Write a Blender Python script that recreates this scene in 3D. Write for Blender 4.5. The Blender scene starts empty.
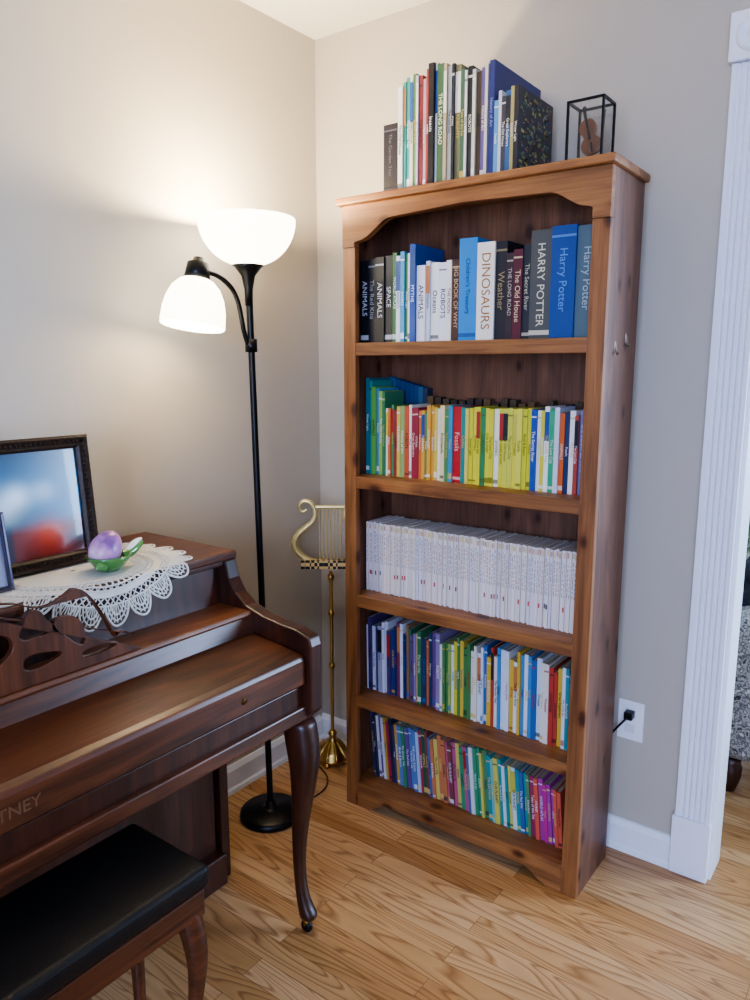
import bpy, bmesh, math, random
from mathutils import Vector, Matrix
random.seed(7)
scene=bpy.context.scene
def srgb(h):
    h=h.lstrip('#'); o=[]
    for i in (0,2,4):
        c=int(h[i:i+2],16)/255
        o.append(c/12.92 if c<=.04045 else ((c+.055)/1.055)**2.4)
    return (o[0],o[1],o[2],1)
def mixc(a,b,f): return tuple(a[i]*(1-f)+b[i]*f for i in range(3))+(1,)
def link(o): scene.collection.objects.link(o); return o
# ---------- materials ----------
def pmat(name,color,rough=.5,metal=0,coat=0,emis=None,es=0,bump=0,bscale=200,spec=.5,trans=0,alpha=1,ior=1.45):
    m=bpy.data.materials.new(name); m.use_nodes=True
    nt=m.node_tree; b=nt.nodes['Principled BSDF']
    b.inputs['Base Color'].default_value=srgb(color) if isinstance(color,str) else color
    b.inputs['Roughness'].default_value=rough; b.inputs['Metallic'].default_value=metal
    b.inputs['Coat Weight'].default_value=coat; b.inputs['Coat Roughness'].default_value=.15
    b.inputs['Specular IOR Level'].default_value=spec
    b.inputs['Transmission Weight'].default_value=trans; b.inputs['Alpha'].default_value=alpha
    b.inputs['IOR'].default_value=ior
    if emis: b.inputs['Emission Color'].default_value=srgb(emis); b.inputs['Emission Strength'].default_value=es
    if bump>0:
        tc=nt.nodes.new('ShaderNodeTexCoord')
        n=nt.nodes.new('ShaderNodeTexNoise'); n.inputs['Scale'].default_value=bscale; n.inputs['Detail'].default_value=3
        nt.links.new(tc.outputs['Object'],n.inputs['Vector'])
        bp=nt.nodes.new('ShaderNodeBump'); bp.inputs['Strength'].default_value=bump; bp.inputs['Distance'].default_value=.002
        nt.links.new(n.outputs['Fac'],bp.inputs['Height']); nt.links.new(bp.outputs['Normal'],b.inputs['Normal'])
    return m
def ramp(nt,stops):
    r=nt.nodes.new('ShaderNodeValToRGB'); e=r.color_ramp.elements
    e[0].position=stops[0][0]; e[0].color=stops[0][1]; e[1].position=stops[-1][0]; e[1].color=stops[-1][1]
    for p,c in stops[1:-1]:
        k=e.new(p); k.color=c
    return r
def wood(name,dark,light,axis='X',rough=.4,coat=0,knots=False,freq=14,contrast=1):
    m=bpy.data.materials.new(name); m.use_nodes=True; nt=m.node_tree; L=nt.links
    b=nt.nodes['Principled BSDF']; b.inputs['Roughness'].default_value=rough
    b.inputs['Coat Weight'].default_value=coat; b.inputs['Coat Roughness'].default_value=.25
    tc=nt.nodes.new('ShaderNodeTexCoord')
    def mp(al,ac):
        k=nt.nodes.new('ShaderNodeMapping'); s=[ac,ac,ac]; s['XYZ'.index(axis)]=al
        k.inputs['Scale'].default_value=s; L.new(tc.outputs['Object'],k.inputs['Vector']); return k
    m1=mp(1.6,freq); n1=nt.nodes.new('ShaderNodeTexNoise'); n1.inputs['Scale'].default_value=1.5; n1.inputs['Detail'].default_value=6
    n1.inputs['Distortion'].default_value=1.4; L.new(m1.outputs[0],n1.inputs['Vector'])
    m2=mp(6,260); n2=nt.nodes.new('ShaderNodeTexNoise'); n2.inputs['Scale'].default_value=1; n2.inputs['Detail'].default_value=3
    L.new(m2.outputs[0],n2.inputs['Vector'])
    D=srgb(dark); Lg=srgb(light)
    r1=ramp(nt,[(.5-.2/contrast,D),(.5+.18/contrast,Lg)]); L.new(n1.outputs['Fac'],r1.inputs['Fac'])
    r2=ramp(nt,[(.3,(.70,.66,.64,1)),(.65,(1,1,1,1))]); L.new(n2.outputs['Fac'],r2.inputs['Fac'])
    mx=nt.nodes.new('ShaderNodeMix'); mx.data_type='RGBA'; mx.blend_type='MULTIPLY'; mx.inputs[0].default_value=1
    L.new(r1.outputs[0],mx.inputs[6]); L.new(r2.outputs[0],mx.inputs[7]); out=mx.outputs[2]
    if knots:
        sp=nt.nodes.new('ShaderNodeSeparateXYZ'); L.new(tc.outputs['Object'],sp.inputs[0])
        ai='XYZ'.index(axis); oi=[i for i in range(3) if i!=ai]
        def mth(op,a,bv):
            k=nt.nodes.new('ShaderNodeMath'); k.operation=op; L.new(a,k.inputs[0])
            if isinstance(bv,(int,float)): k.inputs[1].default_value=bv
            else: L.new(bv,k.inputs[1])
            return k.outputs[0]
        cb=nt.nodes.new('ShaderNodeCombineXYZ')
        L.new(mth('MULTIPLY',sp.outputs[ai],6.5),cb.inputs[0])
        L.new(mth('MULTIPLY',mth('ADD',sp.outputs[oi[0]],sp.outputs[oi[1]]),11),cb.inputs[1])
        v=nt.nodes.new('ShaderNodeTexVoronoi'); v.voronoi_dimensions='2D'; v.inputs['Scale'].default_value=1; L.new(cb.outputs[0],v.inputs['Vector'])
        sc_=nt.nodes.new('ShaderNodeSeparateColor'); L.new(v.outputs['Color'],sc_.inputs[0])
        off=mth('MULTIPLY',mth('GREATER_THAN',sc_.outputs[0],.40),1.0)
        dd=mth('ADD',v.outputs['Distance'],off)
        dd=mth('ADD',dd,mth('MULTIPLY',sc_.outputs[1],.05))
        r3=ramp(nt,[(.06,(.16,.08,.05,1)),(.12,(.42,.28,.20,1)),(.17,(.84,.77,.71,1)),(.27,(1,1,1,1))]); L.new(dd,r3.inputs['Fac'])
        mk=nt.nodes.new('ShaderNodeMix'); mk.data_type='RGBA'; mk.blend_type='MULTIPLY'; mk.inputs[0].default_value=.9
        L.new(out,mk.inputs[6]); L.new(r3.outputs[0],mk.inputs[7]); out=mk.outputs[2]
    L.new(out,b.inputs['Base Color'])
    bp=nt.nodes.new('ShaderNodeBump'); bp.inputs['Strength'].default_value=.12; bp.inputs['Distance'].default_value=.001
    L.new(n2.outputs['Fac'],bp.inputs['Height']); L.new(bp.outputs['Normal'],b.inputs['Normal'])
    return m
def floor_mat():
    m=bpy.data.materials.new('oak_floor'); m.use_nodes=True; nt=m.node_tree; L=nt.links; b=nt.nodes['Principled BSDF']
    tc=nt.nodes.new('ShaderNodeTexCoord')
    br=nt.nodes.new('ShaderNodeTexBrick'); br.inputs['Scale'].default_value=1; br.inputs['Brick Width'].default_value=.95; br.inputs['Row Height'].default_value=.062
    br.inputs['Mortar Size'].default_value=.0008; br.inputs['Mortar Smooth'].default_value=.3; br.offset=.37; br.inputs['Bias'].default_value=0
    br.inputs['Color1'].default_value=(0,0,0,1); br.inputs['Color2'].default_value=(1,1,1,1); br.inputs['Mortar'].default_value=(.5,.5,.5,1)
    L.new(tc.outputs['Object'],br.inputs['Vector'])
    sep=nt.nodes.new('ShaderNodeSeparateXYZ'); L.new(tc.outputs['Object'],sep.inputs[0])
    comb=nt.nodes.new('ShaderNodeCombineXYZ')
    def mth(op,v,src):
        k=nt.nodes.new('ShaderNodeMath'); k.operation=op; k.inputs[1].default_value=v; L.new(src,k.inputs[0]); return k.outputs[0]
    L.new(mth('MULTIPLY',1.5,sep.outputs[0]),comb.inputs[0]); L.new(mth('MULTIPLY',13,sep.outputs[1]),comb.inputs[1]); L.new(mth('MULTIPLY',17,br.outputs['Color']),comb.inputs[2])
    n0=nt.nodes.new('ShaderNodeTexNoise'); n0.inputs['Scale'].default_value=1.0; n0.inputs['Detail'].default_value=1.2; n0.inputs['Distortion'].default_value=.5; L.new(comb.outputs[0],n0.inputs['Vector'])
    fr=nt.nodes.new('ShaderNodeMath'); fr.operation='FRACT'; L.new(mth('MULTIPLY',13,n0.outputs['Fac']),fr.inputs[0])
    rg=ramp(nt,[(0,(.54,.44,.36,1)),(.22,(.89,.86,.82,1)),(.8,(1,1,1,1)),(1,(.60,.50,.42,1))]); L.new(fr.outputs[0],rg.inputs['Fac'])
    rc=ramp(nt,[(0,srgb('#b48552')),(.5,srgb('#c79a67')),(1,srgb('#d3ab7c'))]); L.new(br.outputs['Color'],rc.inputs['Fac'])
    mx=nt.nodes.new('ShaderNodeMix'); mx.data_type='RGBA'; mx.blend_type='MULTIPLY'; mx.inputs[0].default_value=.95
    L.new(rc.outputs[0],mx.inputs[6]); L.new(rg.outputs[0],mx.inputs[7])
    mo=nt.nodes.new('ShaderNodeMix'); mo.data_type='RGBA'; mo.inputs[7].default_value=srgb('#7a5634'); L.new(br.outputs['Fac'],mo.inputs[0]); L.new(mx.outputs[2],mo.inputs[6])
    L.new(mo.outputs[2],b.inputs['Base Color']); b.inputs['Roughness'].default_value=.36; b.inputs['Coat Weight'].default_value=.12; b.inputs['Coat Roughness'].default_value=.25
    return m
def attr_mat(name,rough=.5,coat=0):
    m=bpy.data.materials.new(name); m.use_nodes=True; nt=m.node_tree; b=nt.nodes['Principled BSDF']
    a=nt.nodes.new('ShaderNodeAttribute'); a.attribute_name='Col'; nt.links.new(a.outputs['Color'],b.inputs['Base Color'])
    b.inputs['Roughness'].default_value=rough; b.inputs['Coat Weight'].default_value=coat
    return m
def checker_mat(name,c1,c2,sc,metal=0,rough=.4):
    m=pmat(name,c1,rough,metal); nt=m.node_tree; tc=nt.nodes.new('ShaderNodeTexCoord'); ch=nt.nodes.new('ShaderNodeTexChecker')
    ch.inputs['Scale'].default_value=sc; ch.inputs['Color1'].default_value=srgb(c1); ch.inputs['Color2'].default_value=srgb(c2)
    nt.links.new(tc.outputs['Object'],ch.inputs['Vector']); nt.links.new(ch.outputs['Color'],nt.nodes['Principled BSDF'].inputs['Base Color']); return m
def blotch_mat(name,cols,scale,rough=.8,bump=.4):
    m=pmat(name,cols[0],rough,bump=bump,bscale=250); nt=m.node_tree; tc=nt.nodes.new('ShaderNodeTexCoord'); v=nt.nodes.new('ShaderNodeTexNoise'); v.inputs['Scale'].default_value=scale; v.inputs['Detail'].default_value=4
    n=len(cols); r=ramp(nt,[(.35+.3*i/(n-1),srgb(c)) for i,c in enumerate(cols)])
    nt.links.new(tc.outputs['Object'],v.inputs['Vector']); nt.links.new(v.outputs['Fac'],r.inputs['Fac']); nt.links.new(r.outputs[0],nt.nodes['Principled BSDF'].inputs['Base Color']); return m

WALL=pmat('wall_paint','#b9b1a2',.5,bump=.15,bscale=350)
HALLWALL=pmat('hall_paint','#c9cfd8',.7,bump=.1)
CEIL=pmat('ceiling_paint','#e2dfd6',.8,bump=.2,bscale=250)
TRIM=pmat('white_trim','#e8ebf0',.35)
FLOOR=floor_mat()
SX=wood('pine_x','#764928','#aa7543','X',.5,.05,True,12)
SZ=wood('pine_z','#724626','#a26d3e','Z',.5,.05,True,12)
SS=wood('pine_side_shaded','#5e3c2d','#865d45','Z',.5,.05,True,9)  # front pine toned darker for the sides, their dimmer daylight put into the colour
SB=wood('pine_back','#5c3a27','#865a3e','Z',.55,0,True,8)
PY=wood('mahogany_y','#361b0f','#6c3c22','Y',.36,.12,False,16)
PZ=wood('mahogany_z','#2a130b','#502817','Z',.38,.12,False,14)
PL=wood('mahogany_light','#5a321c','#8e5834','Y',.36,.12,False,18)
DK=pmat('dark_recess','#0c0706',.6)
BLACK=pmat('black_metal','#101012',.35,.3)
BRASS=pmat('brass','#c8a35c',.28,1)
VINYL=pmat('black_vinyl','#0a0a0c',.5,bump=.3,bscale=400)
BOOK=attr_mat('book_covers',.42,.1)
GLASSW=pmat('frosted_glass','#fff6e6',.4,emis='#fff4dc',es=5.0)
GLASSW2=pmat('frosted_glass_small','#fff6e6',.4,emis='#fff4dc',es=4.5)

# ---------- geometry helpers ----------
def mesh_obj(name,verts,faces,mat=None,smooth=False):
    me=bpy.data.meshes.new(name); me.from_pydata([tuple(v) for v in verts],[],faces); me.update()
    bm=bmesh.new(); bm.from_mesh(me); bmesh.ops.recalc_face_normals(bm,faces=bm.faces); bm.to_mesh(me); bm.free()
    if smooth:
        for p in me.polygons: p.use_smooth=True
    o=bpy.data.objects.new(name,me)
    if mat: me.materials.append(mat)
    return link(o)
def bev(o,w,seg=2):
    if w>0:
        m=o.modifiers.new('Bevel','BEVEL'); m.width=w; m.segments=seg; m.limit_method='ANGLE'; m.angle_limit=math.radians(35)
    return o
BF=[(0,1,2,3),(4,7,6,5),(0,4,5,1),(1,5,6,2),(2,6,7,3),(3,7,4,0)]
def bxv(x0,x1,y0,y1,z0,z1): return [(x0,y0,z0),(x1,y0,z0),(x1,y1,z0),(x0,y1,z0),(x0,y0,z1),(x1,y0,z1),(x1,y1,z1),(x0,y1,z1)]
def box(name,x0,x1,y0,y1,z0,z1,mat,b=0):
    return bev(mesh_obj(name,bxv(x0,x1,y0,y1,z0,z1),BF,mat),b)
def boxes(name,lst,mat,b=0):
    V=[];Fc=[]
    for l in lst:
        n=len(V); V+=bxv(*l); Fc+=[tuple(i+n for i in f) for f in BF]
    return bev(mesh_obj(name,V,Fc,mat),b)
def prof(name,pts,axis,a0,a1,mat,b=0,seg=2):
    n=len(pts)
    def mk(p,a):
        if axis=='Y': return (p[0],a,p[1])
        if axis=='X': return (a,p[0],p[1])
        return (p[0],p[1],a)
    V=[mk(p,a0) for p in pts]+[mk(p,a1) for p in pts]
    Fc=[tuple(range(n)),tuple(range(2*n-1,n-1,-1))]+[(i,(i+1)%n,n+(i+1)%n,n+i) for i in range(n)]
    return bev(mesh_obj(name,V,Fc,mat),b,seg)
def lathe(name,pr,loc,mat,seg=48,M=None):
    V=[];Fc=[]; n=len(pr)
    for j in range(seg):
        a=2*math.pi*j/seg
        for r,z in pr:
            v=Vector((r*math.cos(a),r*math.sin(a),z))
            if M: v=M@v
            V.append(v+Vector(loc))
    for j in range(seg):
        k=(j+1)%seg
        for i in range(n-1): Fc.append((j*n+i,k*n+i,k*n+i+1,j*n+i+1))
    o=mesh_obj(name,V,Fc,mat,True)
    bm=bmesh.new(); bm.from_mesh(o.data); bmesh.ops.remove_doubles(bm,verts=bm.verts,dist=1e-5); bmesh.ops.recalc_face_normals(bm,faces=bm.faces); bm.to_mesh(o.data); bm.free()
    return o
def tube(name,pts,r,mat,kind='NURBS',cyc=False):
    c=bpy.data.curves.new(name,'CURVE'); c.dimensions='3D'; c.bevel_depth=1; c.bevel_resolution=4; c.use_fill_caps=True; c.resolution_u=12
    s=c.splines.new(kind); s.points.add(len(pts)-1)
    for i,p in enumerate(pts):
        s.points[i].co=(p[0],p[1],p[2],1); s.points[i].radius=r[i] if isinstance(r,(list,tuple)) else r
    s.use_cyclic_u=cyc
    if kind=='NURBS': s.order_u=min(4,len(pts)); s.use_endpoint_u=not cyc
    c.materials.append(mat); return link(bpy.data.objects.new(name,c))
def loft(name,rings,mat,seg=20,power=1.0):
    V=[];Fc=[]
    for (x,y,z,rx,ry) in rings:
        for j in range(seg):
            a=2*math.pi*j/seg; c,s=math.cos(a),math.sin(a)
            V.append((x+rx*math.copysign(abs(c)**power,c),y+ry*math.copysign(abs(s)**power,s),z))
    n=len(rings)
    for i in range(n-1):
        for j in range(seg):
            k=(j+1)%seg; Fc.append((i*seg+j,i*seg+k,(i+1)*seg+k,(i+1)*seg+j))
    Fc.append(tuple(range(seg))); Fc.append(tuple(range((n-1)*seg,n*seg)))
    o=mesh_obj(name,V,Fc,mat,True)
    m=o.modifiers.new('sub','SUBSURF'); m.levels=1; m.render_levels=2
    return o
def group(name,objs,loc=(0,0,0)):
    e=bpy.data.objects.new(name,None); e.empty_display_size=.1; e.location=loc; link(e)
    for o in objs:
        o.parent=e; o.matrix_parent_inverse=Matrix.Translation(Vector(loc)).inverted()
    return e
def text(name,s,size,loc,rot,mat,ext=.0004,align='CENTER'):
    c=bpy.data.curves.new(name,'FONT'); c.body=s; c.size=size; c.extrude=ext; c.align_x=align; c.align_y='CENTER'; c.resolution_u=3; c.materials.append(mat)
    o=link(bpy.data.objects.new(name,c)); o.location=loc; o.rotation_euler=rot; return o

# ---------- room ----------
H=2.44; RX=3.6; RY=-4.2; DX0=1.380; DX1=2.2; DZ=2.08
box('floor',-.12,RX+.12,RY-.12,3.3,-.08,0,FLOOR)
box('ceiling',-.12,RX+.12,RY-.12,3.3,H,H+.08,CEIL)
box('wall_left',-.12,0,RY-.12,0.11,0,H,WALL)
prof('wall_back',[(0,0),(DX0,0),(DX0,DZ),(DX1,DZ),(DX1,0),(RX,0),(RX,H),(0,H)],'Y',0,.11,WALL)
box('wall_right',RX,RX+.12,RY-.12,.11,0,H,WALL)
WX0,WX1,WZ0,WZ1=1.5,3.3,.65,2.15
boxes('wall_rear',[(0,WX0,RY-.12,RY,0,H),(WX1,RX,RY-.12,RY,0,H),(WX0,WX1,RY-.12,RY,0,WZ0),(WX0,WX1,RY-.12,RY,WZ1,H)],WALL)
def window(name,ax,a0,a1,z0,z1,p0,p1):
    t=.045; L=[]
    def b(u0,u1,w0,w1): L.append((u0,u1,p0,p1,w0,w1) if ax=='X' else (p0,p1,u0,u1,w0,w1))
    b(a0,a0+t,z0,z1); b(a1-t,a1,z0,z1); b(a0+t,a1-t,z0,z0+t); b(a0+t,a1-t,z1-t,z1); m=(a0+a1)/2; b(m-.015,m+.015,z0+t,z1-t); k=(z0+z1)/2; b(a0+t,m-.015,k-.015,k+.015); b(m+.015,a1-t,k-.015,k+.015)
    boxes(name,L,TRIM)
window('window_1','X',WX0,WX1,WZ0,WZ1,RY-.09,RY-.04)
box('wall_hall_left',-.12,0,.11,3.3,0,H,HALLWALL)
box('wall_hall_far',0,RX,3.2,3.3,0,H,HALLWALL)
boxes('wall_hall_right',[(RX,RX+.12,.11,.8,0,H),(RX,RX+.12,2.4,3.3,0,H),(RX,RX+.12,.8,2.4,0,.7),(RX,RX+.12,.8,2.4,2.15,H)],HALLWALL)
window('window_2','Y',.8,2.4,.7,2.15,RX+.04,RX+.09)
def bb(name,ax,a0,a1,sgn):
    pts=[(0,0),(.022,0),(.020,.012),(.014,.018),(.014,.075),(.010,.082),(.006,.09),(0,.092)]
    if ax=='Y': prof(name,pts,'Y',a0,a1,TRIM)
    else: prof(name,[(sgn*p[0],p[1]) for p in pts],'X',a0,a1,TRIM)
CW=.089
bb('baseboard_left','Y',RY,-.0225,1)
bb('baseboard_back','X',0,DX0-CW-.007,-1)
bb('baseboard_right','X',2.3,RX,-1)
def casing(name,x0,x1,z0,z1):
    n=5; m=.010; fw=(x1-x0-2*m)/n; pts=[(x0,0),(x0,-.018),(x0+m,-.018)]
    for i in range(n):
        a=x0+m+i*fw
        for k in range(1,6):
            pts.append((a+fw*(.1+.8*(k-.5)/5),-.018+.0065*math.sin(math.pi*(k-.5)/5)))
        pts.append((a+fw*.98,-.018))
    pts+=[(x1,-.018),(x1,0)]
    return prof(name,pts,'Z',z0,z1,TRIM)
def rosette(name,x,z,s):
    a=box(name+'_block',x-s/2,x+s/2,-.028,0,z-s/2,z+s/2,TRIM,.003)
    M=Matrix.Rotation(math.pi/2,3,'X')
    b=lathe(name+'_disc',[(0,.010),(.010,.009),(.014,.003),(.022,.002),(.027,.008),(.034,.008),(.039,.001),(.0395,-.004)],(x,-.028,z),TRIM,40,M)
    return [a,b]
parts=[casing('casing_l',DX0-CW,DX0,.17,DZ),box('plinth_l',DX0-CW-.006,DX0+.004,-.026,0,0,.17,TRIM,.002),
 casing('casing_r',DX1,DX1+CW,.17,DZ),box('plinth_r',DX1-.004,DX1+CW+.006,-.026,0,0,.17,TRIM,.002)]
parts+=[box('casing_head',DX0,DX1,-.018,0,DZ,DZ+CW,TRIM,.002)]+rosette('rosette_l',DX0-CW/2,DZ+.055,.106)+rosette('rosette_r',DX1+CW/2,DZ+.055,.106)
parts+=[box('jamb_l',DX0,DX0+.010,0.0,.11,0,DZ,TRIM),box('jamb_r',DX1-.012,DX1,0,.11,0,DZ,TRIM),box('jamb_head',DX0+.012,DX1-.012,0,.11,DZ-.012,DZ,TRIM)]
group('trim_1',parts)

# ---------- bookcase ----------
bx0,bx1=.350,1.123; yf=-.295; yb=-.07; T=1.852
st=.043; ix0,ix1=bx0+st,bx1-st
P=[]
P.append(box('side_l',bx0,bx0+.02,yf+.02,yb,0,T-.02,SS,.001))
P.append(box('side_r',bx1-.02,bx1,yf+.02,yb,0,T-.02,SS,.001))
P.append(box('back_panel',bx0+.02,bx1-.02,yb-.008,yb-.001,.04,T-.02,SB))
P.append(box('stile_l',bx0,ix0,yf,yf+.02,0,1.72,SZ,.0015))
P.append(box('stile_r',ix1,bx1,yf,yf+.02,0,1.72,SZ,.0015))
def sc(x0,x1,z0,z1,n=10):
    return [(x0+(x1-x0)*i/n, z0+(z1-z0)*(.5-.5*math.cos(math.pi*i/n))) for i in range(n+1)]
arch=[(bx0,T-.02),(bx0,1.72),(ix0,1.72),(ix0,1.732)]+sc(ix0+.012,ix0+.13,1.735,1.787)+[(.74,1.797)]+sc(ix1-.11,ix1-.012,1.790,1.750)+[(ix1,1.745),(ix1,1.72),(bx1,1.72),(bx1,T-.02)]
P.append(prof('header',arch,'Y',yf-.003,yf+.02,SX,.0015))
P.append(box('top_board',bx0-.012,bx1+.012,yf-.022,yb+.005,T-.02,T,SX,.005))
tops=[1.456,1.068,.701,.375,.08]
for i,t in enumerate(tops):
    P.append(box('shelf_%d'%(i+1),bx0+.02,bx1-.02,yf+.02,yb-.009,t-.022,t,SX,.001))
    if i<4: P.append(box('rail_%d'%(i+1),ix0,ix1,yf+.001,yf+.02,t-.036,t,SX,.002))
sk=[(ix0,.08),(ix0,0),(ix0+.045,0)]+sc(ix0+.05,ix0+.11,.006,.036,6)+sc(ix1-.11,ix1-.05,.036,.006,6)+[(ix1-.045,0),(ix1,0),(ix1,.08)]
P.append(prof('skirt',sk,'Y',yf+.001,yf+.02,SX,.0015))
HK=pmat('hook_metal','#8a7a6a',.35,.8)
for k,(y,z) in enumerate([(-.225,1.425),(-.150,1.445)]):
    P.append(tube('hook_%d'%k,[(bx1+.001,y,z+.02),(bx1+.003,y,z+.005),(bx1+.005,y,z-.008),(bx1+.011,y-.004,z-.010),(bx1+.012,y-.005,z-.002)],.0020,HK))
    P.append(box('hook_plate_%d'%k,bx1,bx1+.0015,y-.004,y+.004,z,z+.024,HK,.0005))
group('bookcase',P)

# ---------- books ----------
WORDS=['THE LONG ROAD','WORLD ATLAS','ANIMALS','OUR PLANET','History of Art','SHARKS','The Garden Year','SPACE','Tales of the Sea','MYTHS','INVENTIONS','Birds & Beasts','The Secret River','KNIGHTS','Weather','The Old House','STORIES','Great Explorers','BIG BOOK OF WHY','Trains','The Lost City','ROBOTS','Winter Light','Encyclopedia','Oceans','Insects','THE MOON','Castles','Fossils','The Red Kite']
txtm={}
def tmat(h):
    if h not in txtm: txtm[h]=pmat('spine_ink_'+h.strip('#'),h,.5)
    return txtm[h]
class BK:
    def __init__(s): s.V=[];s.F=[];s.C=[];s.T=[]
    def bx(s,x0,x1,y0,y1,z0,z1,c,M):
        n=len(s.V); s.V+=[M(v) for v in bxv(x0,x1,y0,y1,z0,z1)]; s.F+=[tuple(i+n for i in f) for f in BF]; s.C+=[c]*6
    def book(s,x,w,h,d,yf,z,cov,tit='#e8e2d0',lean=0,hard=True,style=None,txt=None):
        c=srgb(cov) if isinstance(cov,str) else cov; tc=mixc(srgb(tit),c,.25)
        ca,sa=math.cos(lean),math.sin(lean); xb,zb=(x if lean<0 else x+w),z
        def M(v): return (xb+(v[0]-xb)*ca+(v[2]-zb)*sa, v[1], zb-(v[0]-xb)*sa+(v[2]-zb)*ca)
        t=.0018 if hard and w>.008 else .0006
        s.bx(x,x+w,yf,yf+.002,z,z+h,c,M); s.bx(x,x+t,yf+.002,yf+d,z,z+h,c,M); s.bx(x+w-t,x+w,yf+.002,yf+d,z,z+h,c,M)
        s.bx(x+t,x+w-t,yf+.002,yf+d-.003,z+.002,z+h-(.004 if hard else .0008),srgb('#c9bfa6'),M)
        y0,y1=yf-.0005,yf+.0001
        if style=='plain': return
        if style=='mag':
            s.bx(x+w*.15,x+w*.85,y0,y1,z+h*.91,z+h*.975,srgb(random.choice(['#d8c48a','#c9b98a','#c59a8a','#e0d6ba'])),M)
            zz=z+h*.42
            while zz<z+h*.84:
                l=random.uniform(.004,.014); s.bx(x+w*.33,x+w*.67,y0,y1,zz,min(zz+l,z+h*.87),srgb(random.choice(['#a89a90','#b89488','#9a9ea8','#c0b2a8'])),M); zz+=l+random.uniform(.002,.006)
            if random.random()<.35: s.bx(x+w*.2,x+w*.8,y0,y1,z+h*.24,z+h*.30,srgb(random.choice(['#b23a35','#333333','#a0584c'])),M)
            return
        r=random.random()
        if r<.4: s.bx(x+.0002,x+w-.0002,y0,y1,z+h*.04,z+h*random.uniform(.06,.12),tc,M)
        if r>.3 and r<.7: s.bx(x+.0002,x+w-.0002,y0,y1,z+h*.90,z+h*.92,tc,M)
        if r>.82 and w<.02 and txt is None:
            oc=srgb(random.choice(['#a8322c','#d8d4c8','#2c4f8c','#c3b850','#20242c','#c07a4a'])); s.bx(x+.0002,x+w-.0002,y0,y1,z+h*.6,z+h*.94,oc,M)
        if txt is None: txt=random.choice(WORDS)
        sz=min(w*.82,.036,h*.8/max(3,.62*len(txt)))
        if sz>.004:
            zc=z+h*random.uniform(.48,.56); p=M((x+w/2,yf-.0008,zc))
            s.T.append((txt,sz,p,lean,tit))
    def done(s,name):
        o=mesh_obj('volumes',s.V,s.F,BOOK)
        ca=o.data.color_attributes.new(name='Col',type='FLOAT_COLOR',domain='CORNER')
        for p in o.data.polygons:
            c=s.C[p.index]
            for li in p.loop_indices: ca.data[li].color=c
        L=[o]
        for i,(t,sz,p,lean,tit) in enumerate(s.T):
            L.append(text('title_%d'%i,t,sz,p,(math.pi/2,math.pi/2+lean,0),tmat(tit),.0002))
        group(name,L)
def fillrow(bk,lst,x0,x1,z,yf,d,hard=True,lean=0,style=None,gap=.0007):
    tot=sum(l[0] for l in lst); k=(x1-x0)/tot; x=x0
    for l in lst:
        w=l[0]*k; t=l[3] if len(l)>3 else random.choice(['#e0dac8','#e5e5e5','#c8b060','#222222'])
        dd=l[4] if len(l)>4 else d
        bk.book(x,w-gap,l[1]/1000,dd,yf+random.uniform(-.005,.005)-(l[5] if len(l)>5 else 0),z,l[2],t,lean,hard,style,l[6] if len(l)>6 else None); x+=w
K='#15161b'
D=.145
r1=[(26,232,K,'#b9bcc4'),(22,235,'#1a1a20','#8a9099'),(26,238,K,'#cfcfcf'),(22,240,'#1b1d22','#cfcfd4'),(14,246,'#2f6b3a','#e8e8e8'),(12,236,'#dfe3e6','#2b4a7a'),(12,246,'#4d9cc4','#ffffff'),(10,240,'#3c7a48','#e8e8e8'),(9,240,'#e2e4e4','#333333'),
 (16,262,'#244f9c','#e8e8f0',.15,.01),(24,205,'#e6e6ea','#3a3a40'),(12,215,'#c9ced6','#333333'),(22,210,'#eceae6','#1c1c1c'),(22,208,'#e2e4ea','#1c1c1c'),(14,212,'#e8e4da','#6a2a2a'),(22,212,'#4d3126','#c9a880'),
 (46,262,'#2484c8','#0d3f80',D,0,"Children's Treasury"),(44,247,'#ece7da','#a06c1c',D,0,'DINOSAURS'),(28,246,'#24242a','#9a8a60'),(16,215,'#3a2830','#b9b0a0'),(22,222,'#5b2230','#d8c8a0'),(18,232,'#2a2d33','#c0b8a0'),
 (48,262,'#4f514e','#d8d2b8',D,0,'HARRY POTTER'),(54,266,'#174488','#5d90cc',D,0,'Harry Potter'),(46,262,'#526872','#a8b4b8',D,0,'Harry Potter')]
b=BK(); fillrow(b,r1,.376,1.080,tops[0],-.245,.145)
b.done('books')
# row 2
yel=['#d8d042','#cccb50','#d2cc38','#d6d258']
r2=[(12,288,'#2a6c76'),(10,280,'#3a8c84'),(14,262,'#6ea848'),(10,258,'#4a8ab0'),(14,250,'#98b858'),(10,248,'#357a52')]
for i in range(19): r2.append((random.uniform(8,14),random.uniform(196,214),random.choice(['#b8322c','#e6dcc8','#4f8a56','#c9703a','#7a2c36','#d0b850','#983040','#e0d4a0','#8aa86a','#d8a040','#e4dccc','#c85a3a'])))
r2+=[(12,214,'#3f8fb0'),(24,212,'#b8282b','#e8c0b0'),(14,210,'#2c8a80'),(10,208,'#d8c860')]
for i in range(14): r2.append((random.uniform(11,14),random.uniform(207,214),random.choice(yel) if i not in (3,6) else ('#3a8a5a' if i==3 else '#efe9d0'),'#55551c'))
for i in range(6): r2.append((random.uniform(9,14),random.uniform(206,222),['#2c4f9c','#e6e2da','#d0c840','#e8e8e0','#3fa070','#c9cdd8'][i]))
r2+=[(12,205,'#c9632e'),(11,205,'#26355c'),(14,212,'#e8e2da'),(10,200,'#a84a3a'),(16,214,'#8a80a8'),(12,210,'#c8a0b8')]
b=BK(); fillrow(b,r2,.376,1.076,tops[1],-.225,.10,hard=False)
x=.376
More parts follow.
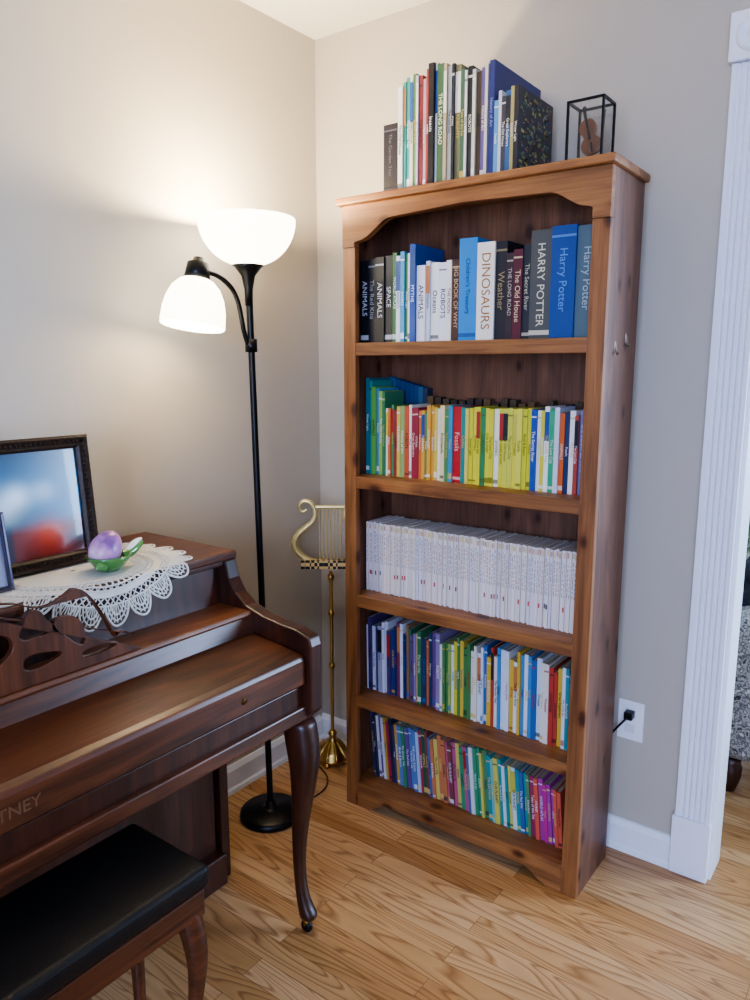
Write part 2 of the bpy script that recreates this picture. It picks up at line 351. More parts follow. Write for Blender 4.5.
for i in range(9):
    b.book(x,.016,.29-.004*i,.03,-.112,tops[1],random.choice(['#1c3f6c','#20304c','#2c5c7c']),style='plain'); x+=.0165
for i in range(20):
    b.book(x,.02,random.uniform(.215,.235),.03,-.112,tops[1],random.choice(['#3b2c28','#50402c','#2c2c30','#6a5030']),style='plain'); x+=.0272
b.done('books')
# row 3 magazines
b=BK(); r3=[(random.uniform(6.5,7.8),random.uniform(215,219),random.choice(['#e8e2da','#e4dcd2','#dcd2ca','#e2d4ce','#d8d2d6'])) for i in range(92)]
fillrow(b,r3,.378,1.070,tops[2],-.222,.125,hard=False,style='mag')
b.done('magazines')
r4=[]
for i in range(62):
    f=i/62
    if f<.2: c=random.choice(['#2c3a74','#d0d0da','#4a3c6c','#a0a4b8','#1f2c5c','#d0d4e4','#7a3a5a'])
    elif f<.4: c=random.choice(['#8a7a9c','#2f3c5c','#a8324c','#c8a870','#3a704c','#6a4a7c','#b8683e','#8a6a4a'])
    elif f<.58: c=random.choice(['#4c8048','#ccc040','#dcd6c8','#2c4c2c','#9ab05a','#ccb048'])
    else: c=random.choice(['#d8dade','#c8d4e0','#4a88b8','#dcd4c4','#2f649e','#d8d8d8','#b84438','#3f9090','#e0d8c0','#d0ac40'])
    r4.append((random.uniform(7,14),random.uniform(205,245),c,random.choice(['#a8322c','#2c5fa0','#222222','#e0e0d0','#d0b040'])))
b=BK(); fillrow(b,r4,.382,1.066,tops[3],-.225,.13,hard=False,lean=-.015)
b.done('books')
r5=[]
for i in range(56):
    f=i/56
    if f<.3: c=random.choice(['#3c3c64','#a8b8d0','#3f805a','#a83048','#2c2c44','#5a7aa8','#d0d0d0','#6a4a84','#c09848'])
    elif f<.6: c=random.choice(['#3a9066','#d0d4c8','#4a6898','#b85a7c','#2c5840','#88b0a0','#804444','#ccb864','#c0784e'])
    elif f<.84: c=random.choice(['#2a9090','#5a885a','#78b4ac','#3a6298','#c8d4d4','#3a88b8','#ccc460'])
    else: c=random.choice(['#c02e84','#a43890','#d070a4','#983058','#d06048'])
    r5.append((random.uniform(8,14),(205-35*max(0,f-.6)/.4)*random.uniform(.93,1.04),c,random.choice(['#e0e0e0','#d8c070','#222233'])))
b=BK(); fillrow(b,r5,.405,1.055,tops[4],-.222,.13,hard=False,lean=-.09)
b.done('books')
b=BK()
b.book(.476,.045,.178,.14,-.272,T,'#1d1c26','#5a5a6a')
tl=[(14,262,'#d0d4d0'),(8,272,'#4aa088'),(12,282,'#3c8c8a'),(10,284,'#c8c4b8'),(8,286,'#5a8050'),(7,280,'#a8a8b8'),(12,278,'#7a2c34'),(9,268,'#a99098'),(8,290,'#903038'),(16,300,'#15161a'),(8,299,'#c8c8c0'),(18,293,'#35583c'),(9,290,'#a8987c'),(12,284,'#c4c0b0'),(8,286,'#20242c'),(16,282,'#6a6a4c'),(12,268,'#3a5a48'),(7,262,'#c4c4c0'),(13,270,'#1c2026'),(9,260,'#b8bdb0'),(12,253,'#54432f'),(12,260,'#5a4e80'),(8,264,'#bcb8b0')]
fillrow(b,tl,.526,.792,T,-.272,.22)
b.book(.795,.014,.270,.262,-.272,T,'#222e6c','#8a90c8')
x=.810
for w,h,c,d in [(.011,.176,'#4c8ab8',.19),(.008,.196,'#b8bcc4',.19),(.011,.182,'#3a3a44',.19),(.012,.192,'#2c5a8a',.19),(.009,.200,'#989060',.20),(.011,.200,'#23242c',.20)]:
    b.book(x,w,h,d,-.272,T,c); x+=w+.0005
def Mi(v): return v
for i in range(240):
    yy=random.uniform(-.262,-.09); zz=random.uniform(T+.006,T+.186); s_=random.uniform(.003,.014)
    b.bx(x-.0006,x+.0004,yy,yy+s_,zz,zz+random.uniform(.002,.008),srgb(random.choice(['#6a804a','#989050','#3f6070','#787870','#7a4a3a','#3a3f50'])),Mi)
b.done('books')

# violin in display case
VB=[]; cx,cy,z0=1.037,-.222,T; w,d,h=.084,.072,.142
fr=.0026
E=[]
for sx in(-1,1):
    for sy in(-1,1): E.append((cx+sx*w/2-fr,cx+sx*w/2+fr,cy+sy*d/2-fr,cy+sy*d/2+fr,z0,z0+h))
for zz in(z0+fr,z0+h-fr):
    for s_ in(-1,1):
        E.append((cx-w/2,cx+w/2,cy+s_*d/2-fr,cy+s_*d/2+fr,zz-fr,zz+fr)); E.append((cx+s_*w/2-fr,cx+s_*w/2+fr,cy-d/2,cy+d/2,zz-fr,zz+fr))
VB.append(boxes('case_frame',E,BLACK))
VB.append(box('case_base',cx-w/2,cx+w/2,cy-d/2,cy+d/2,z0,z0+.014,pmat('case_base','#2a221c',.4),.001))
CLR=bpy.data.materials.new('clear_panel'); CLR.use_nodes=True; nt=CLR.node_tree; nt.nodes.clear()
o_=nt.nodes.new('ShaderNodeOutputMaterial'); tr=nt.nodes.new('ShaderNodeBsdfTransparent'); tr.inputs[0].default_value=(.93,.94,.95,1); gl=nt.nodes.new('ShaderNodeBsdfGlossy'); gl.inputs['Roughness'].default_value=.03
mxs=nt.nodes.new('ShaderNodeMixShader'); mxs.inputs[0].default_value=.06; nt.links.new(tr.outputs[0],mxs.inputs[1]); nt.links.new(gl.outputs[0],mxs.inputs[2]); nt.links.new(mxs.outputs[0],o_.inputs[0])
VB.append(boxes('case_panels',[(cx-w/2,cx+w/2,cy-d/2-.0004,cy-d/2,z0+.012,z0+h),(cx+w/2,cx+w/2+.0004,cy-d/2,cy+d/2,z0+.012,z0+h),(cx-w/2,cx+w/2,cy+d/2,cy+d/2+.0004,z0+.012,z0+h)],CLR))
VW=pmat('violin_varnish','#6e3c16',.35,coat=.3); EB=pmat('ebony','#1a1210',.4)
def vloc(p,yy,ang=-.25,ox=cx+.002,oz=z0+.064):
    k=1.3; p=(p[0]*k,p[1]*k)
    return (ox+p[0]*math.cos(ang)+p[1]*math.sin(ang),yy,oz-p[0]*math.sin(ang)+p[1]*math.cos(ang))
vp=[]
for i in range(48):
    a=2*math.pi*i/48; s_=math.sin(a); wd=(.021 if s_<0 else .017)*(1-.42*math.exp(-(s_/.28)**2))
    vp.append((math.copysign(abs(math.cos(a))**.6,math.cos(a))*wd,s_*.031))
n=len(vp); V=[vloc(p,cy-.012) for p in vp]+[vloc(p,cy+.0) for p in vp]
VB.append(bev(mesh_obj('violin_body',V,[tuple(range(n)),tuple(range(2*n-1,n-1,-1))]+[(i,(i+1)%n,n+(i+1)%n,n+i) for i in range(n)],VW),.001))
VB.append(tube('violin_neck',[vloc((0,-.005),cy-.0145),vloc((0,.036),cy-.012),vloc((0,.050),cy-.010),vloc((0,.052),cy-.005)],[.0034,.0030,.0040,.0050],EB))
VB.append(tube('violin_tailpiece',[vloc((0,-.028),cy-.014),vloc((0,-.012),cy-.0145)],[.002,.004],EB,'POLY'))
VB.append(tube('violin_bow',[vloc((.024,-.033),cy+.012,.25),vloc((.008,.050),cy+.012,.25)],.0018,EB))
VB.append(tube('violin_stand',[(cx,cy+.01,z0+.012),(cx,cy+.008,z0+.05)],.002,BRASS))
group('violin_display_case',VB)

# ---------- floor lamp ----------
bxp=Vector((.206,-.497,0)); tpp=Vector((.187,-.511,1.66))
def pole(z): return bxp.lerp(tpp,z/1.66)
LP=[lathe('base',[(0,0),(.094,0),(.097,.006),(.095,.018),(.088,.024),(.03,.028),(.018,.034),(.014,.05),(0,.05)],bxp,BLACK,64)]
LP.append(tube('pole',[pole(.03),pole(.8),pole(1.2),pole(1.60)],.0096,BLACK,'POLY'))
LP.append(lathe('pole_joint',[(0,0),(.0125,0),(.0125,.02),(0,.02)],pole(.62),BLACK,24))
LP.append(lathe('cup',[(0,1.555),(.0105,1.555),(.012,1.60),(.019,1.635),(.036,1.658),(.044,1.664),(.0,1.664)],(tpp.x,tpp.y,0),BLACK,40))
Rb=.133
bowl=[]
for i in range(15):
    a=(i/14)*math.pi/2; bowl.append((.02+(Rb-.02)*math.sin(a)**.85, 1.664+.120*(1-math.cos(a))**.85))
inner=[(r-.004,z+.003) for r,z in reversed(bowl)]
LP.append(lathe('bowl_shade',bowl+[(Rb-.002,1.787)]+inner+[(0,1.667)],(tpp.x,tpp.y,0),GLASSW,64))
BULB=pmat('bulb','#fff4dc',.4,emis='#ffe8c0',es=8)
LP.append(lathe('bulb',[(0,1.668),(.012,1.67),(.014,1.69),(.024,1.71),(.028,1.728),(.02,1.748),(0,1.756)],(tpp.x,tpp.y,0),BULB,24))
pz=pole(1.447); shc=Vector((.183,-.690,1.612))
LP.append(lathe('arm_clamp',[(0,-.018),(.017,-.018),(.017,.018),(0,.018)],pz,BLACK,24))
LP.append(tube('arm',[pz+Vector((0,-.01,0)),pz+Vector((0,-.028,.03)),pz+Vector((0,-.035,.09)),pz+Vector((0,-.055,.145)),pz+Vector((0,-.10,.175)),shc+Vector((0,.05,.022)),shc+Vector((0,.0,.02))],.0066,BLACK))
Rm=Matrix.Rotation(math.radians(-10),3,'X')
LP.append(lathe('socket',[(0,.055),(.012,.055),(.016,.045),(.028,.04),(.031,.02),(.034,-.002),(0,-.002)],shc,BLACK,32,Rm))
sh=[(.032,.0),(.045,-.006),(.062,-.024),(.074,-.05),(.081,-.08),(.083,-.112),(.083,-.122)]
LP.append(lathe('reading_shade',sh+[(.080,-.124)]+[(r-.003,z-.002) for r,z in reversed(sh)],shc,GLASSW2,48,Rm))
LP.append(lathe('reading_bulb',[(0,-.02),(.014,-.03),(.024,-.055),(.02,-.08),(0,-.088)],shc,BULB,20,Rm))
LP.append(tube('cord',[(.24,-.41,.006),(.265,-.33,.005),(.25,-.24,.005),(.16,-.19,.006),(.05,-.17,.006)],.0022,BLACK))
group('floor_lamp',LP)
def light(name,kind,loc,en,col,**kw):
    l=bpy.data.lights.new(name,kind); l.energy=en; l.color=col
    for k,v in kw.items(): setattr(l,k,v)
    o=link(bpy.data.objects.new(name,l)); o.location=loc; return o
light('torchiere_light','POINT',(tpp.x,tpp.y,1.765),25,(1,.82,.54),shadow_soft_size=.035)
light('reading_light','POINT',(shc.x,shc.y-.015,shc.z-.09),1.6,(1,.82,.54),shadow_soft_size=.03)

# ---------- lyre music stand ----------
Rv=Vector((.8039,.5948,0)); o0=Vector((.150,-.125,0))
def lp(u,z,f=0): return o0+Rv*u+Vector((0,0,z))+Vector((.5948,-.8039,0))*f
S=[lathe('base',[(0,0),(.056,0),(.058,.01),(.05,.018),(.052,.028),(.04,.04),(.03,.055),(.016,.07),(.012,.085),(.017,.095),(.010,.105),(0,.105)],o0+Vector((0,0,.012)),BRASS,36)]
for a in range(4):
    t=a*1.571+.3; S.append(lathe('foot_%d'%a,[(0,0),(.01,0),(.013,.008),(.009,.016),(0,.018)],o0+Vector((.05*math.cos(t),.05*math.sin(t),0)),BRASS,16))
for a in range(10):
    t=a*.6283; S.append(tube('base_leaf_%d'%a,[o0+Vector((r*math.cos(t),r*math.sin(t),z)) for r,z in((.02,.078),(.038,.062),(.05,.044),(.059,.028))],[.003,.006,.006,.003],BRASS))
S.append(tube('pole',[lp(0,.1),lp(0,.40),lp(0,.70)],.0065,BRASS,'POLY'))
for z in(.36,.55,.68): S.append(lathe('ring_%d'%int(z*100),[(0,-.012),(.009,-.01),(.012,0),(.009,.01),(0,.012)],lp(0,z),BRASS,20))
LB=checker_mat('lyre_ledge','#1a1410','#d8b878',80)
lg=[]
for (u,f) in((-.1,0),(.1,0),(.1,.03),(-.1,.03)): lg.append(lp(u,.715,f))
for (u,f) in((-.1,0),(.1,0),(.1,.03),(-.1,.03)): lg.append(lp(u,.745,f))
S.append(bev(mesh_obj('ledge',lg,BF,LB),.002))
PB=pmat('pale_brass','#dcc88c',.32,.6)
for s_ in(-1,1):
    S.append(tube('arm_%d'%(s_+1),[lp(s_*u,z,.01) for u,z in((0,.72),(-.07,.735),(-.115,.765),(-.128,.805),(-.10,.845),(-.058,.87),(-.045,.905),(-.062,.945),(-.095,.948),(-.108,.92),(-.09,.903),(-.078,.918))],[.008,.010,.013,.013,.011,.010,.009,.009,.008,.007,.006,.005],PB))
S.append(tube('crossbar',[lp(-.055,.925,.01),lp(.055,.925,.01)],.006,PB,'POLY'))
for i in range(7): S.append(tube('string_%d'%i,[lp(-.036+.012*i,.745,.01),lp(-.036+.012*i,.925,.01)],.0022,PB,'POLY'))
group('lyre_music_stand',S)

# ---------- piano ----------
y1=-.765; y0=-2.205
Q=[]
cheek=[(.02,.57),(.635,.57),(.655,.59),(.657,.752),(.650,.772),(.61,.784),(.56,.788),(.50,.796),(.445,.812),(.41,.838),(.388,.87),(.375,.915),(.02,.915)]
Q.append(prof('cheek_r',cheek,'Y',y1-.038,y1,PZ,.004))
Q.append(prof('cheek_l',cheek,'Y',y0,y0+.038,PZ,.004))
Q.append(box('top_lid',.012,.378,y0-.008,y1+.002,.912,.935,PY,.006))
Q.append(box('lid_molding',.02,.370,y0+.002,y1-.002,.900,.912,PZ,.003))
Q.append(box('back_case',.02,.30,y0+.038,y1-.038,.02,.90,PZ))
Q.append(prof('upper_panel',[(.30,.80),(.358,.80),(.350,.90),(.30,.90)],'Y',y0+.038,y1-.038,PZ))
Q.append(prof('music_ledge',[(.30,.788),(.462,.788),(.466,.795),(.462,.803),(.30,.803)],'Y',y0+.038,y1-.038,PL,.002))
Q.append(prof('fallboard',[(.30,.735),(.472,.735),(.455,.788),(.30,.788)],'Y',y0+.038,y1-.038,PY))
Q.append(prof('key_lid',[(.44,.728),(.466,.750),(.62,.734),(.636,.729),(.640,.719),(.640,.660),(.625,.655),(.44,.70)],'Y',y0+.04,y1-.04,PY,.003))
Q.append(box('key_slip',.60,.628,y0+.038,y1-.038,.60,.652,PZ,.002))
Q.append(box('key_bed',.30,.64,y0+.01,y1-.01,.57,.605,PY,.004))
Q.append(box('side_lower_r',.02,.315,y1-.03,y1,0.0,.57,PZ,.003))
Q.append(box('side_lower_l',.02,.315,y0,y0+.03,0.0,.57,PZ,.003))
Q.append(box('knee_panel',.30,.314,y0+.12,y1-.12,.14,.54,PZ,.004))
Q.append(box('toe_rail',.02,.335,y0+.03,y1-.03,0.0,.09,PZ,.004))
Q.append(lathe('lid_lock',[(0,.003),(.006,.003),(.008,0)],(.640,-1.0,.69),pmat('dark_brass','#5a4020',.4,.8),20,Matrix.Rotation(math.pi/2,3,'Y')))
for s_,yy in(('r',y1-.035),('l',y0+.035)):
    lx=.612
    rg=[(lx,yy,.572,.042,.034),(lx+.002,yy,.55,.042,.034),(lx+.012,yy,.50,.043,.035),(lx+.016,yy,.45,.037,.031),(lx+.010,yy,.38,.028,.025),(lx-.002,yy,.29,.020,.019),(lx-.008,yy,.20,.0155,.015),(lx-.004,yy,.12,.014,.014),(lx+.008,yy,.075,.018,.017),(lx+.020,yy,.055,.024,.020),(lx+.019,yy,.042,.022,.018),(lx+.014,yy,.036,.012,.012)]
    Q.append(loft('leg_'+s_,rg,PZ,20,.8))
    Q.append(lathe('caster_'+s_,[(0,-.008),(.012,-.008),(.016,-.004),(.016,.004),(.012,.008),(0,.008)],(lx+.014,yy,.016),BLACK,24,Matrix.Rotation(math.pi/2,3,'X')))
    Q.append(lathe('ferrule_'+s_,[(0,.02),(.009,.02),(.009,.038),(0,.038)],(lx+.014,yy,0),BRASS,20))
Q.append(text('maker_letters','WHITNEY',.030,(.6405,-1.52,.69),(math.pi/2,0,math.pi/2),pmat('dull_gold','#6e523a',.4),.0002))
def rack():
    c=bpy.data.curves.new('music_rack','CURVE'); c.dimensions='2D'; c.fill_mode='BOTH'; c.extrude=.006; c.bevel_depth=.002
    def sp(pts):
        s=c.splines.new('POLY'); s.points.add(len(pts)-1)
        for i,p in enumerate(pts): s.points[i].co=(p[0],p[1],0,1)
        s.use_cyclic_u=True
    W=.38
    def top(u):
        if u<.06: return .028+.012*u/.06
        if u<.14: return .04+.008*math.sin(math.pi*(u-.06)/.08)
        if u<.36: return .04+.120*math.sin(math.pi/2*(u-.14)/.22)
        if u<.66: return .160-.020*math.sin(math.pi*(u-.36)/.30)
        return .160+.018*math.sin(math.pi/2*(u-.66)/.34)
    N=80
    out=[(-W,0)]+[(-W+W*i/N,top(i/N)) for i in range(N+1)]+[(W-W*i/N,top(i/N)) for i in range(1,N+1)]+[(W,0)]
    sp(out)
    def hole(cx,cy,rx,ry,ph=0,k=0,rot=0):
        pts=[]
        for i in range(32):
            a=2*math.pi*i/32; r=1+k*math.cos(3*a+ph); X=rx*r*math.cos(a); Y=ry*r*math.sin(a)
            pts.append((cx+X*math.cos(rot)-Y*math.sin(rot),cy+X*math.sin(rot)+Y*math.cos(rot)))
        sp(pts)
    # fewer, larger fretwork openings
    for s_ in(-1,1):
        hole(s_*.285,.026,.040,.009,0,.08)
        hole(s_*.232,.082,.040,.020,1.2,.14,s_*-.85)
        hole(s_*.160,.108,.030,.026,math.pi/2,.2)
        hole(s_*.165,.042,.040,.015,0,.12)
        hole(s_*.085,.085,.028,.036,0,.16)
    hole(0,.125,.030,.024,math.pi/2,.25); hole(0,.06,.022,.016,0,.1)
    c.materials.append(PY); o=link(bpy.data.objects.new('music_rack',c)); o.rotation_euler=(math.radians(88),0,math.pi/2); o.location=(.451,-1.50,.8055); return o
Q.append(rack())
group('piano',Q)

# bench
B=[]
cx0,cx1,cy0,cy1=.560,.788,-1.99,-1.228
B.append(bev(box('cushion',cx0,cx1,cy0,cy1,.462,.505,VINYL),.014,4))
B.append(box('apron',cx0+.01,cx1-.01,cy0+.01,cy1-.01,.405,.458,PY,.004))
for i,(lx,ly,sx,sy) in enumerate([(cx0+.035,cy1-.035,-1,1),(cx1-.035,cy1-.035,1,1),(cx0+.035,cy0+.035,-1,-1),(cx1-.035,cy0+.035,1,-1)]):
    rg=[]
    for z,o_,r in((.44,0,.022),(.40,.004,.024),(.35,.014,.022),(.29,.016,.016),(.20,.005,.012),(.10,-.004,.011),(.05,.004,.012),(.025,.014,.017),(.008,.018,.018),(0.0,.018,.015)):
        rg.append((lx+sx*o_,ly+sy*o_*.6,z,r,r))
    B.append(loft('leg_%d'%i,rg,PY,16,.85))
group('piano_bench',B)

# ---------- things on the piano ----------
ZT=.935
XE=.382
def dv(r,a):
    x=.235+.245*r*math.cos(a); y=-1.125+.272*r*math.sin(a); z=ZT+.0025
    if x<.012: x=.012
    if x>XE:
        s_=x-XE; fold=.005*math.sin(y*70)*min(1,s_/.03); x=XE+.004+.06*s_+abs(fold); z-=s_*.98
    return (x,y,z)
def doily():
    LM=pmat('lace_cotton','#d8d5cb',.9,bump=.5,bscale=500)
    def disc(name,rs,nt_=96):
        V=[];Fc=[]
        for r in rs:
            for j in range(nt_): V.append(dv(r,2*math.pi*j/nt_))
        for i in range(len(rs)-1):
            for j in range(nt_):
                k=(j+1)%nt_; Fc.append((i*nt_+j,i*nt_+k,(i+1)*nt_+k,(i+1)*nt_+j))
        o=mesh_obj(name,V,Fc,LM); m=o.modifiers.new('s','SOLIDIFY'); m.thickness=.0012; return o
    L=[disc('center',[0.02+.48*i/9 for i in range(10)]),disc('band',[.665+.055*i/3 for i in range(4)],144)]
    c=bpy.data.curves.new('lace','CURVE'); c.dimensions='3D'; c.bevel_depth=1; c.bevel_resolution=2
    def cord(fn,n,rad,cyc=True):
        m=n if cyc else n+1
        s=c.splines.new('POLY'); s.points.add(m-1)
        for i in range(m):
            p=dv(*fn(i/n)); s.points[i].co=(p[0],p[1],p[2],1); s.points[i].radius=rad
        s.use_cyclic_u=cyc
    for r in (.50,.56,.63,.665,.72,.80): cord(lambda t,r=r:(r,2*math.pi*t),150,.0020)
    for i in range(72):
        a=2*math.pi*i/72; w_=2*math.pi/72
        cord(lambda t,a=a:(.50+.165*t,a+w_*1.5*t),5,.0015,False); cord(lambda t,a=a:(.50+.165*t,a-w_*1.5*t),5,.0015,False)
    for i in range(90):
        a=2*math.pi*i/90; w_=2*math.pi/90
        cord(lambda t,a=a:(.72+.08*t,a+w_*t),3,.0016,False); cord(lambda t,a=a:(.72+.08*t,a-w_*t),3,.0016,False)
    NS=24
    for i in range(NS):
        a=2*math.pi*i/NS; hw=math.pi/NS
        for rr,dd,rad in((.20,1.0,.0026),(.15,.78,.0018),(.10,.55,.0024)):
            cord(lambda t:(.80+rr*math.sin(math.pi*t)**.7,a-hw*dd+2*hw*dd*t),14,rad,False)
        for q in range(7):
            f=(q-3)/3.4; cord(lambda t:(.80+(.17*math.cos(f*1.2))*t,a+hw*f*(.45+.45*t)),5,.0014,False)
    c.materials.append(LM); L.append(link(bpy.data.objects.new('lace',c)))
    group('lace_doily',L)
doily()
def picture(name,xb,ya,yb_,h,lean,fw,frame,fn,xt=.018,ez=.07):
    w=yb_-ya
    def outer(k,x): return [(x,-w/2+k,k),(x,w/2-k,k),(x,w/2-k,h-k),(x,-w/2+k,h-k)]
    loops=[outer(0,0),outer(0,xt*.8),outer(fw*.2,xt),outer(fw*.5,xt*.75),outer(fw*.8,xt*.95),outer(fw,xt*.6),outer(fw,xt*.3)]
    V=[v for l in loops for v in l]; Fc=[(0,3,2,1)]
    for i in range(len(loops)-1):
        for j in range(4): k=(j+1)%4; Fc.append((i*4+j,i*4+k,(i+1)*4+k,(i+1)*4+j))
    f=mesh_obj('frame',V,Fc,frame)
    P_=[f]
    if fw>.02:
        bv=[];bf=[]
        def bead(y,z,r):
            n=len(bv)
            for dx,dy,dz in((1,0,0),(0,1,0),(0,0,1),(0,-1,0),(0,0,-1)): bv.append((xt*.9+dx*r*.7,y+dy*r,z+dz*r))
            bf.extend([(n,n+1,n+2),(n,n+2,n+3),(n,n+3,n+4),(n,n+4,n+1)])
        s_=.011; k=fw*.5; r=.0048
        nn=int((w-2*k)/s_)
        for i in range(nn+1):
            for z in(k,h-k): bead(-w/2+k+(w-2*k)*i/nn,z,r)
        nn=int((h-2*k)/s_)
        for i in range(nn+1):
            for y in(-w/2+k,w/2-k): bead(y,k+(h-2*k)*i/nn,r)
        P_.append(mesh_obj('carving',bv,bf,frame))
    nx,nz=40,40; V=[];Fc=[];C=[]
    for i in range(nz+1):
        for j in range(nx+1):
            V.append((xt*.3,-w/2+fw+(w-2*fw)*j/nx,fw+(h-2*fw)*i/nz)); C.append(fn(j/nx,i/nz))
    for i in range(nz):
        for j in range(nx): a=i*(nx+1)+j; Fc.append((a,a+1,a+nx+2,a+nx+1))
    p=mesh_obj('print',V,Fc,attr_mat(name+'_print',.2,.3))
    ca=p.data.color_attributes.new(name='Col',type='FLOAT_COLOR',domain='POINT')
    for i,c in enumerate(C): ca.data[i].color=(c[0],c[1],c[2],1)
    s=prof('easel_back',[(0,.02),(-ez,math.tan(lean)*ez),(-ez-.004,math.tan(lean)*ez),(-.004,h*.7)],'Y',-.02,.02,DK)
    P_+=[p,s]
    e=group(name,P_); e.location=(xb,(ya+yb_)/2,ZT+.004); e.rotation_euler=(0,-lean,0)
    for o in P_: o.matrix_parent_inverse=Matrix.Identity(4)
def photo(u,v):
    n=.5+.5*math.sin(u*9+v*5)*math.sin(v*7-u*3)
    def g(a,b,s): return math.exp(-((u-a)**2+(v-b)**2)/s)
    c=Vector((.03,.15,.28)).lerp(Vector((.06,.28,.46)),.5*n+.3*v)
    c=c.lerp(Vector((.02,.05,.10)),max(0,min(1,(v-.70)*2.6)))
    c=c.lerp(Vector((.70,.86,.92)),min(1,.85*g(.48,.60,.012)+.7*g(.36,.48,.018)+.45*g(.7,.62,.010)+.35*g(.15,.5,.03)))
    if v<.36:
        k=min(1,(.36-v)*9); c=c.lerp(Vector((.22,.03,.03)) if u>.4 else Vector((.06,.04,.08)),k)
    c=c.lerp(Vector((.60,.08,.04)),min(1,1.1*g(.70,.2,.022)))
    c=c.lerp(Vector((.03,.03,.05)),min(1,g(.98,.15,.02)+g(.2,.1,.03)))
    return c
def photo2(u,v): return Vector((.35,.36,.48)).lerp(Vector((.12,.13,.2)),v*.6+.2*math.sin(u*8))
ORN=pmat('carved_frame','#33261e',.38,.35,bump=.8,bscale=160)
picture('picture_frame',.185,-1.375,-1.030,.295,math.radians(5),.030,ORN,photo)
picture('photo_frame',.272,-1.495,-1.283,.160,math.radians(8),.010,pmat('pewter_frame','#55525e',.35,.5),photo2,.012,.03)
ox,oy=.30,-1.075
GG=pmat('green_glass','#6fae5a',.12,coat=.6,trans=.45)
EM=blotch_mat('egg_glaze',['#7e5490','#a878b0','#d09ab8','#e4ccd8'],16,.3,.1)
OR=[lathe('dish',[(0,0),(.02,0),(.024,.004),(.034,.012),(.046,.028),(.05,.036),(.046,.036),(.03,.016),(0,.008)],(ox,oy,ZT+.0035),GG,32)]
Me=Matrix.Rotation(math.radians(-35),3,'X')
ep=[(math.sin(math.pi*i/16)*.035*(1+.12*math.cos(math.pi*i/16)),-math.cos(math.pi*i/16)*.042) for i in range(17)]
OR.append(lathe('egg',[(max(0,r),z) for r,z in ep],(ox,oy-.006,ZT+.054),EM,32,Me))
OR.append(tube('tail',[(ox,oy+.035,ZT+.03),(ox+.003,oy+.058,ZT+.034),(ox+.003,oy+.075,ZT+.045),(ox,oy+.09,ZT+.052)],[.014,.01,.011,.004],GG))
OR.append(tube('tail_tip',[(ox,oy+.045,ZT+.035),(ox,oy+.07,ZT+.058),(ox,oy+.088,ZT+.06)],[.010,.008,.003],pmat('white_glaze','#e8e6e0',.25)))
OR.append(tube('head',[(ox+.02,oy-.03,ZT+.02),(ox+.03,oy-.045,ZT+.03),(ox+.03,oy-.052,ZT+.02)],[.012,.010,.004],GG))
group('egg_ornament',OR)

# ---------- outlet ----------
oxx=1.150
O=[box('plate',oxx-.036,oxx+.036,-.005,0,.342,.458,pmat('outlet_white','#e8e8ea',.4),.002),
   boxes('sockets',[(oxx-.014,oxx+.014,-.007,-.004,.41,.436),(oxx-.014,oxx+.014,-.007,-.004,.364,.39)],pmat('outlet_face','#d8d8dc',.4),.002),
   box('plug',oxx-.012,oxx+.012,-.034,-.006,.412,.434,BLACK,.003),
   tube('plug_cord',[(oxx,-.034,.42),(oxx-.010,-.045,.41),(oxx-.035,-.045,.37),(oxx-.09,-.035,.3),(oxx-.13,-.03,.1),(oxx-.14,-.03,.01)],.003,BLACK)]
group('wall_outlet',O)

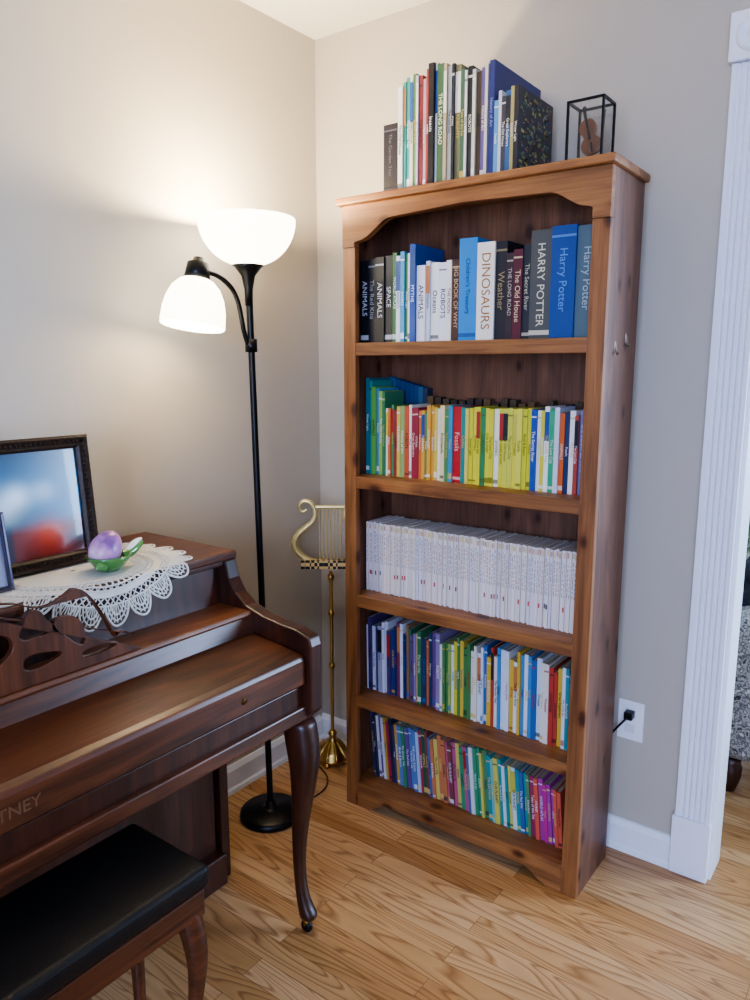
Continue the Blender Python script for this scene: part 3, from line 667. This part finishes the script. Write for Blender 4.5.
# ---------- armchair in next room ----------
UP=blotch_mat('patterned_upholstery',['#3c3a3a','#a8a49c','#4a4846','#c0bcb4'],55)
TH=blotch_mat('dark_throw',['#17181c','#2a2c33','#3a3c44'],30)
LF=blotch_mat('leaf_fabric',['#d8d8cc','#6f8a5a','#3f5a44','#c8cdb8'],38)
A=[]
ax0,ax1,ay0,ay1=1.27,2.05,.46,1.25
A.append(bev(box('seat_base',ax0+.02,ax1-.02,ay0+.03,ay1-.02,.12,.33,UP),.03,4))
A.append(bev(box('seat_cushion',ax0+.15,ax1-.15,ay0+.01,ay1-.2,.33,.48,UP),.05,5))
A.append(bev(box('arm_l',ax0,ax0+.16,ay0,ay1-.05,.12,.60,UP),.06,6))
A.append(bev(box('arm_r',ax1-.16,ax1,ay0,ay1-.05,.12,.60,UP),.06,6))
A.append(bev(box('back',ax0+.04,ax1-.04,ay1-.22,ay1,.12,.90,UP),.07,6))
A.append(bev(box('throw',ax0-.006,ax0+.17,ay0+.2,ay1-.12,.42,.74,TH),.05,5))
A.append(bev(box('pillow',ax0-.05,ax0+.36,ay1-.38,ay1-.2,.66,1.03,LF),.07,6))
for i,(lx,ly) in enumerate([(ax0+.06,ay0+.06),(ax1-.06,ay0+.06),(ax0+.06,ay1-.06),(ax1-.06,ay1-.06)]):
    A.append(lathe('foot_%d'%i,[(0,0),(.018,0),(.026,.02),(.034,.05),(.036,.085),(.03,.10),(.034,.12),(0,.12)],(lx,ly,0),PZ,24))
group('armchair',A)

# ---------- daylight ----------
w1=light('window_daylight','AREA',((WX0+WX1)/2,RY-.16,(WZ0+WZ1)/2),120,(.42,.56,1.0),shape='RECTANGLE',size=1.75,size_y=1.45)
w1.rotation_euler=(math.radians(90),0,0)
w2=light('hall_daylight','AREA',(RX+.16,1.6,1.42),170,(.50,.68,1.0),shape='RECTANGLE',size=1.55,size_y=1.4)
w2.rotation_euler=(math.radians(90),0,math.radians(90))
W=bpy.data.worlds.new('world'); scene.world=W; W.use_nodes=True
W.node_tree.nodes['Background'].inputs[0].default_value=(.55,.72,1,1); W.node_tree.nodes['Background'].inputs[1].default_value=1.2
# ---------- camera ----------
c=bpy.data.cameras.new('camera'); cam=link(bpy.data.objects.new('camera',c)); cam.location=(1.749,-2.032,1.3856)
cam.rotation_euler=(math.radians(80),0,math.radians(36.5)); c.sensor_fit='VERTICAL'; c.sensor_height=36; c.lens=27; c.clip_start=.05
scene.camera=cam
scene.view_settings.view_transform='AgX'; scene.view_settings.look='AgX - Medium High Contrast'; scene.view_settings.exposure=.5
